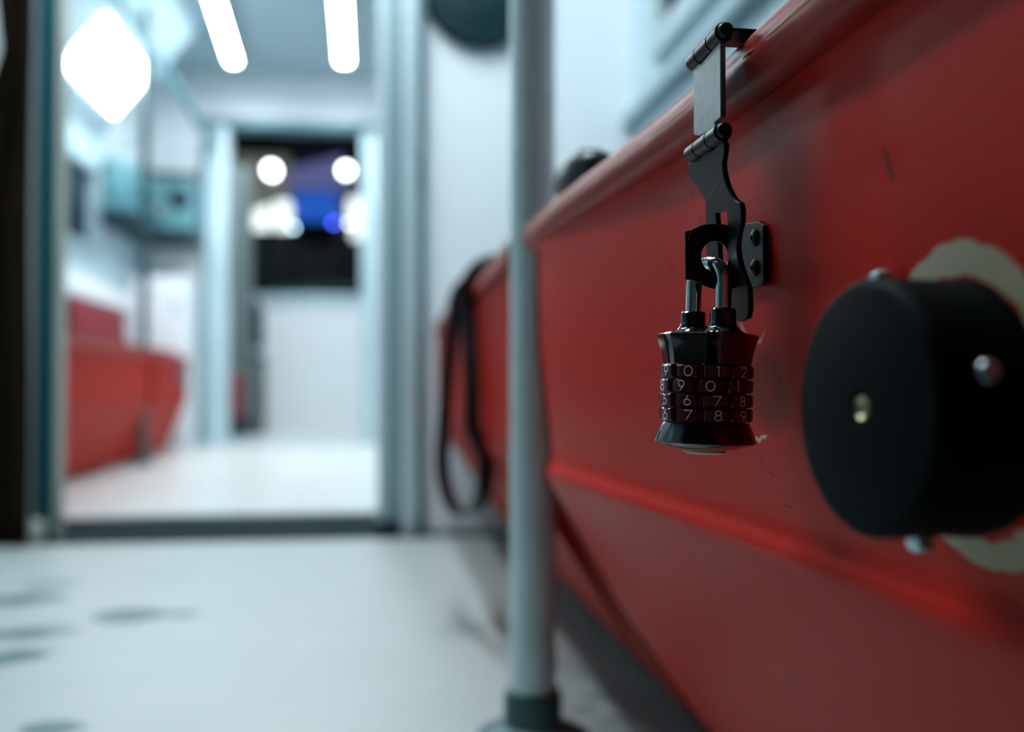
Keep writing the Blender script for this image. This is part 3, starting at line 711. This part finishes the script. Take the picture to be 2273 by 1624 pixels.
# side bolt heads
def side_bolt(ang, mm='steel_screw', r_=.0030, along=.5):
    c = Vector((-Lk_*along, -math.cos(ang)*.0352, math.sin(ang)*.0352)); n = Vector((0, -math.cos(ang), math.sin(ang)))
    q = n.to_track_quat('Z', 'Y').to_matrix().to_4x4()
    bm = bmesh.new(); lathe(bm, [(r_, -.0012), (r_, .0008), (r_*.86, .0022), (r_*.45, .0030), (0, .0032)], 24, M4=Matrix.Translation(c) @ q); from_bm('side_bolt', bm, M[mm], kb, smooth=60)
side_bolt(math.radians(15), along=.60)
# clip feet showing between bumper and panel (top and bottom)
for u, v, s in ((1966, 628, 1), (2045, 1196, -1)):
    q = px(u, v, x=.155)
    bm = bmesh.new(); lathe(bm, [(0.0042, -.002), (.0042, .001), (.0034, .0024), (0, .003)], 20, M4=Matrix.Translation(q-Vector((KN_XB, KN_Y, KN_Z))) @ Rk); from_bm('clip_foot', bm, M['steel_screw'], kb, smooth=50)

# ------------------------------------------------------------------ strap loop on the second bench
cpts = [(1012, 676, 1.52), (1006, 720, 1.52), (997, 800, 1.51), (988, 900, 1.50), (982, 1000, 1.48), (985, 1060, 1.45), (998, 1110, 1.40), (1018, 1135, 1.36), (1038, 1140, 1.32), (1058, 1128, 1.28), (1072, 1100, 1.25), (1077, 1060, 1.23), (1076, 1010, 1.22), (1068, 950, 1.22), (1057, 880, 1.23), (1048, 800, 1.25), (1042, 720, 1.28), (1040, 655, 1.30)]
sp_ = [px(u, v, y=y) for u, v, y in cpts]
for p in sp_: p.x = min(p.x, XB2-.006+(0 if p.z > .25 else .02))
sp_ = [Vector((XB2+.03, 1.53, .4985)), Vector((XB2+.008, 1.525, .487)), Vector((XB2-.005, 1.52, .462))]+sp_[1:-1]+[Vector((XB2-.005, 1.30, .462)), Vector((XB2+.008, 1.29, .487)), Vector((XB2+.03, 1.285, .4985))]
bm = bmesh.new(); path = smooth_path(sp_, 5)
rings = []
for i, p in enumerate(path):
    t = (path[min(i+1, len(path)-1)]-path[max(i-1, 0)]).normalized()
    wv = RT*.55+Vector((0, 1, 0))*.45; wv = (wv-t*wv.dot(t)).normalized(); nv = t.cross(wv).normalized()
    hw = .0125; ht = .0016
    rings.append([bm.verts.new(p+wv*a+nv*b) for a, b in ((-hw, -ht), (hw, -ht), (hw, ht), (-hw, ht))])
for A_, B_ in zip(rings, rings[1:]):
    for j in range(4): bm.faces.new((A_[j], A_[(j+1) % 4], B_[(j+1) % 4], B_[j]))
bm.faces.new(rings[0][::-1]); bm.faces.new(rings[-1])
tag(from_bm('strap', bm, M['black_vinyl'], smooth=50), 'long black webbing strap looped down over the front of the second red bench', 'strap')

# rounded black pouch behind the near bench rim, showing just above it
pc = px(1272, 425, y=.66)
bm = bmesh.new(); bmesh.ops.create_uvsphere(bm, u_segments=32, v_segments=16, radius=1)
for v in bm.verts:
    s = 1+.05*noise.noise(v.co*2); v.co = Vector((v.co.x*.022*s+.155, v.co.y*.052*s+.735, .4875+.016*(abs(v.co.z)**.6)*(1 if v.co.z > 0 else -1)))
pe = empty('pouch', (.155, .735, .4715), 'small black rounded pouch lying on the near red bench behind its rim', 'pouch')
keep(from_bm('pouch_body', bm, M['black_vinyl'], smooth=60), pe)
bm = bmesh.new(); sweep(bm, [(.155, .685, .488), (.155, .71, .5035), (.155, .735, .506), (.155, .76, .5035), (.155, .785, .488)], [(-.007, -.001), (.007, -.001), (.007, .001), (-.007, .001)]); keep(from_bm('flap_band', bm, M['dark_teal'], bevel=.0004), pe)

# thin stray hair strands caught on the hasp
bm = bmesh.new()
hp = [px(u, v, y=YH-.0075) for u, v in ((1604, 388), (1592, 408), (1577, 432), (1560, 462), (1545, 488), (1534, 510), (1527, 534))]
sweep(bm, smooth_path(hp, 4), circ(.00006, 5)); tag(from_bm('hair', bm, M['rim_edge'], smooth=60), 'single thin pale hair clinging diagonally across the hasp', 'hair')

# ------------------------------------------------------------------ round fan housing on the front partition
fc = px(1050, -28, y=YD-.03)
fe = empty('round_vent', (.235, YD-.001, fc.z), 'round dark blue-black vent high on the white partition behind the pole', 'vent')
Rf = Matrix.Rotation(math.pi/2, 4, 'X')
bm = bmesh.new(); lathe(bm, [(.135, 0), (.135, .02), (.128, .03), (.112, .032), (.105, .022), (.105, .004)], 48, M4=Rf); from_bm('housing', bm, M['dark_teal'], fe, smooth=35)
bm = bmesh.new(); lathe(bm, [(0, .004), (.104, .004), (.104, .012), (.06, .020), (.03, .022), (0, .022)], 48, M4=Rf); from_bm('grille', bm, M['dark_teal'], fe, smooth=35)

# ------------------------------------------------------------------ curtain at the left
bm = bmesh.new(); NX, NZ = 36, 40; g = []
for k in range(NZ+1):
    z = .012+(1.96-.012)*k/NZ; row = []
    xl = -.905 if z < .75 else (-.905+.125*min(1, (z-.75)/.28)); xl += .012*math.sin(z*9)
    xr = -.722+.006*math.sin(z*5+1)
    for i in range(NX+1):
        t = i/NX; x = xl+(xr-xl)*t; y = YD-.105+.016*math.sin(t*19+math.sin(z*3)*.8)+.006*math.sin(t*41+z*5)
        row.append(bm.verts.new((x, y, z)))
    g.append(row)
for k in range(NZ):
    for i in range(NX): bm.faces.new((g[k][i], g[k][i+1], g[k+1][i+1], g[k+1][i]))
ct = empty('curtain', (-.80, YD-.1, 0), 'dark brown curtain hanging left of the first doorway', 'curtain')
c_ = from_bm('cloth', bm, M['curtain'], smooth=60); keep(c_, ct)
sd = c_.modifiers.new('t', 'SOLIDIFY'); sd.thickness = .004
bm = bmesh.new(); sweep(bm, [(-1.1, YD-.1, 1.985), (-.71, YD-.1, 1.985)], circ(.011, 14)); sweep(bm, [(-.95, YD-.1, 1.985), (-.95, YD-.002, 1.985)], circ(.006, 8))
keep(from_bm('curtain_rod', bm, M['steel_dark'], smooth=40), ct)

# ------------------------------------------------------------------ things on the far end wall, left of doorway 2
def P(u, v, y): return px(u, v, y=y)
s0, s1 = P(322, 510, 5.6), P(452, 510, 5.6)
sh_ = empty('wall_shelf', (-1.17, 5.75, s0.z), 'dark shelf on the end wall left of the second doorway', 'shelf')
keep(box('shelf_board', (XL+.002, 5.56, s0.z-.055), (-1.005, YE-.001, s0.z), M['dark_teal'], bevel=.003), sh_)
keep(box('shelf_board', (XL+.002, 5.0, s0.z-.055), (XL+.16, 5.559, s0.z), M['dark_teal'], bevel=.003), sh_)
z1 = P(400, 386, 5.62).z
eb = empty('equipment_box', (-1.13, 5.76, s0.z), 'teal equipment box with a dark round knob standing on the wall shelf', 'box')
keep(box('case', (-1.30, 5.63, s0.z+.001), (-1.01, YE-.002, z1-.02), M['teal_box'], bevel=.008), eb)
keep(box('lid', (-1.27, 5.62, z1-.02), (-1.005, YE-.002, z1+.012), M['dark_teal'], bevel=.004), eb)
kn = P(400, 440, 5.62)
bm = bmesh.new(); lathe(bm, [(.052, 0), (.055, .01), (.048, .022), (.02, .03), (0, .03)], 28, M4=Matrix.Translation((kn.x, 5.63, kn.z)) @ Rf); keep(from_bm('knob', bm, M['dark_teal'], smooth=40), eb)
keep(box('indicator', (kn.x-.14, 5.618, kn.z-.08), (kn.x-.09, 5.6295, kn.z-.04), M['alu_lt'], bevel=.003), eb)
eb2 = empty('storage_box', (XL+.08, 5.25, s0.z), 'pale teal storage box on the side shelf above the left bench', 'box')
keep(box('case', (XL+.02, 5.06, s0.z+.001), (XL+.145, 5.48, s0.z+.24), M['teal_box'], bevel=.01), eb2)
keep(box('lid', (XL+.015, 5.05, s0.z+.24), (XL+.15, 5.49, s0.z+.275), M['alu'], bevel=.006), eb2)
cz = P(390, 612, 5.5).z
cb = empty('cabinet', (-1.15, 5.68, 0), 'low white cabinet against the end wall behind the far left bench', 'cabinet')
keep(box('body', (XL+.003, 5.50, 0.001), (-1.01, YE-.001, cz), M['white'], bevel=.006), cb)
keep(box('door', (XL+.02, 5.488, .06), (-1.025, 5.4995, cz-.03), M['white'], bevel=.004), cb)
bm = bmesh.new(); sweep(bm, [(-1.06, 5.488, .72), (-1.06, 5.465, .73), (-1.06, 5.465, .80), (-1.06, 5.488, .81)], circ(.005, 8)); keep(from_bm('handle', bm, M['alu_dk'], smooth=40), cb)

# vestibule things seen through doorway 2
gp = empty('grey_column', (-1.06, 7.1, 0), 'grey column just inside the second doorway, left of the dark window', 'column')
keep(box('shaft', (-1.03, 7.0, 0), (-.868, 7.2, 1.86), M['grey_cloth'], bevel=.03), gp)
keep(box('plinth', (-1.04, 6.98, 0), (-.86, 6.999, .12), M['dark_teal'], bevel=.004), gp)
fs = empty('folding_seat', (-.90, 6.49, 0), 'small red seat low at the left edge of the second doorway', 'seat')
keep(box('seat_flap', (-.945, 6.42, .14), (-.850, 6.56, .42), M['cush'], bevel=.02), fs)
keep(box('bracket', (-.93, 6.45, .04), (-.87, 6.53, .139), M['dark_teal'], bevel=.005), fs)
keep(box('mount', (-.95, 6.44, 0.0), (-.85, 6.54, .039), M['alu_dk'], bevel=.004), fs)
bn = empty('bin', (-.85, 7.3, 0), 'grey bin standing low between the grey column and the white panel', 'bin')
keep(box('body', (-.96, 7.22, 0), (-.80, 7.42, .52), M['grey_cloth'], bevel=.015), bn)
keep(box('lid', (-.965, 7.215, .521), (-.795, 7.425, .55), M['dark_teal'], bevel=.006), bn)
eq = empty('fire_extinguisher', (-.86, 7.3, .55), 'dark cylinder canister hanging low under the window edge', 'canister')
bm = bmesh.new(); lathe(bm, [(0, 0), (.05, 0), (.055, .01), (.055, .26), (.045, .30), (.015, .32), (.015, .35), (0, .35)], 24, M4=Matrix.Translation((-.875, 7.40, .62))); keep(from_bm('body', bm, M['dark_teal'], smooth=40), eq)
keep(box('wall_bracket', (-.90, 7.46, .70), (-.85, 7.498, .82), M['alu_dk']), eq)

# ------------------------------------------------------------------ outside, through the dark window
struct(box('ground', (-6, YF+.3, -.3), (6, 16, -.2), M['asphalt']))
def em(name, col, s): return mat(name, (.02, .02, .02), .6, emit=col, estr=s)
YB = 11.5
bd = empty('building', (-.6, YB, -.2), 'night-dark building outside the end window with a grey wing', 'building')
keep(box('wall', (-4.0, YB+.3, -.2), (4, YB+.9, 4.2), M['facade_dark']), bd)
q0, q1 = P(500, 345, YB), P(640, 470, YB)
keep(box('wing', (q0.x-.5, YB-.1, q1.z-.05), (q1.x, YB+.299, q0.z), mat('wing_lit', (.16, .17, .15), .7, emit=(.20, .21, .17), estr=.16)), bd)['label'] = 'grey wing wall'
q0, q1 = P(505, 395, YB), P(560, 470, YB)
keep(box('window', (q0.x, YB-.13, q1.z), (q1.x-.05, YB-.101, q0.z), em('pale_window', (.30, .45, .45), .28)), bd)
# sloping violet lit roof
bm = bmesh.new(); a_, b_, c_, d_ = P(640, 375, YB), P(760, 345, YB), P(790, 415, YB), P(640, 412, YB)
vs = [bm.verts.new(Vector((p.x, YB-.02, p.z))) for p in (a_, b_, c_, d_)]; vs2 = [bm.verts.new(v.co+Vector((0, .3, 0))) for v in vs]
bm.faces.new(vs); bm.faces.new(vs2[::-1])
for i in range(4): bm.faces.new((vs[i], vs[(i+1) % 4], vs2[(i+1) % 4], vs2[i]))
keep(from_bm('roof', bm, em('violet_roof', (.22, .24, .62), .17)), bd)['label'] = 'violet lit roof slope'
def lit_box(name, u0, v0, u1, v1, y, dep, col, s, label, cat):
    a, b = P(u0, v0, y), P(u1, v1, y); e = empty(name, ((a.x+b.x)/2, y, b.z), label, cat)
    keep(box('lit_face', (a.x, y, b.z), (b.x, y+.03, a.z), em(name+'_glow', col, s), bevel=.006), e)
    keep(box('casing', (a.x-.02, y+.031, b.z-.02), (b.x+.02, YB+.3, a.z-.005), M['facade_dark']), e); return e
lit_box('illuminated_sign', 650, 425, 752, 492, 10.9, .3, (.0, .10, .62), .36, 'bright blue illuminated panel outside the end window', 'sign')
# white awnings (wedge, lit)
def awning(pts, y, label, dep=.7):
    ps = [P(u, v, y) for u, v in pts]; bm = bmesh.new(); v1 = [bm.verts.new(p) for p in ps]; v2 = [bm.verts.new(p+Vector((0, dep, 0))) for p in ps]
    bm.faces.new(v1); bm.faces.new(v2[::-1]); n = len(ps)
    for i in range(n): bm.faces.new((v1[i], v1[(i+1) % n], v2[(i+1) % n], v2[i]))
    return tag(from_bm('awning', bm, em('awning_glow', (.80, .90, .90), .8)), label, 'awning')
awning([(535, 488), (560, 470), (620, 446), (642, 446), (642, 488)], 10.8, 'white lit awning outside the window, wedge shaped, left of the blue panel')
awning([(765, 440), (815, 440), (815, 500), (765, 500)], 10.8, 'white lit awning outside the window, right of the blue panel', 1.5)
def street_lamp(u, v, y, rx, rzz, s, col, label, cat='lamp', mount=True, tilt=0):
    c = P(u, v, y); e = empty('street_lamp', (c.x, y, -.2), label, cat)
    bm = bmesh.new(); bmesh.ops.create_uvsphere(bm, u_segments=20, v_segments=12, radius=1)
    for q in bm.verts: q.co = Matrix.Rotation(tilt, 3, 'Y') @ Vector((q.co.x*rx, q.co.y*rx*.6, q.co.z*rzz)) + Vector((0, 0, c.z+.2))
    from_bm('lamp_head', bm, em('lamp_glow', col, s), e, smooth=60)
    bm = bmesh.new(); sweep(bm, [(0, rx*.6+.02, 0), (0, rx*.6+.02, c.z+.2)], circ(.02, 10)); from_bm('mast', bm, M['facade_dark'], e, smooth=40)
    return e
street_lamp(603, 378, 9.6, .055, .065, 30, (.95, 1, 1), 'bright white lamp outside, upper left in the dark window', tilt=-.5)
street_lamp(768, 378, 9.6, .05, .052, 30, (.95, 1, 1), 'bright white lamp outside, upper right in the dark window')
street_lamp(651, 505, 9.6, .014, .014, 14, (.45, .75, .85), 'small pale lamp outside, just under the left lit awning')
street_lamp(741, 494, 9.6, .012, .012, 30, (.05, .10, 1.0), 'small blue lamp outside, under the blue panel')
street_lamp(776, 496, 9.5, .014, .014, 40, (.80, .95, .95), 'small white lamp outside, under the right lit awning')
# parked car, only its dark roof and hood catch light
pcx = P(700, 600, 9.0)
car = empty('car', (pcx.x+.1, 8.35, -.2), 'dark parked car in the night outside the end window', 'car')
bm = bmesh.new(); prof = [(-1.6, .25), (-1.6, .80), (-1.35, .95), (-.85, 1.02), (-.45, 1.38), (.55, 1.40), (1.05, 1.02), (1.5, .9), (1.6, .6), (1.6, .25)]
v1 = [bm.verts.new((x, -.0, z)) for x, z in prof]; v2 = [bm.verts.new((x, .9, z)) for x, z in prof]
bm.faces.new(v1); bm.faces.new(v2[::-1])
for i in range(len(prof)): j = (i+1) % len(prof); bm.faces.new((v1[i], v1[j], v2[j], v2[i]))
from_bm('body', bm, mat('car_paint', (.01, .03, .04), .25, .3), car, bevel=.04)
for x in (-1.0, 1.0):
    for y in (.12, .78):
        bm = bmesh.new(); lathe(bm, [(0, -.1), (.28, -.1), (.3, -.06), (.3, .06), (.28, .1), (0, .1)], 24, M4=Matrix.Translation((x, y, .3)) @ Rf); from_bm('wheel', bm, M['dark_ceil'], car, smooth=40)
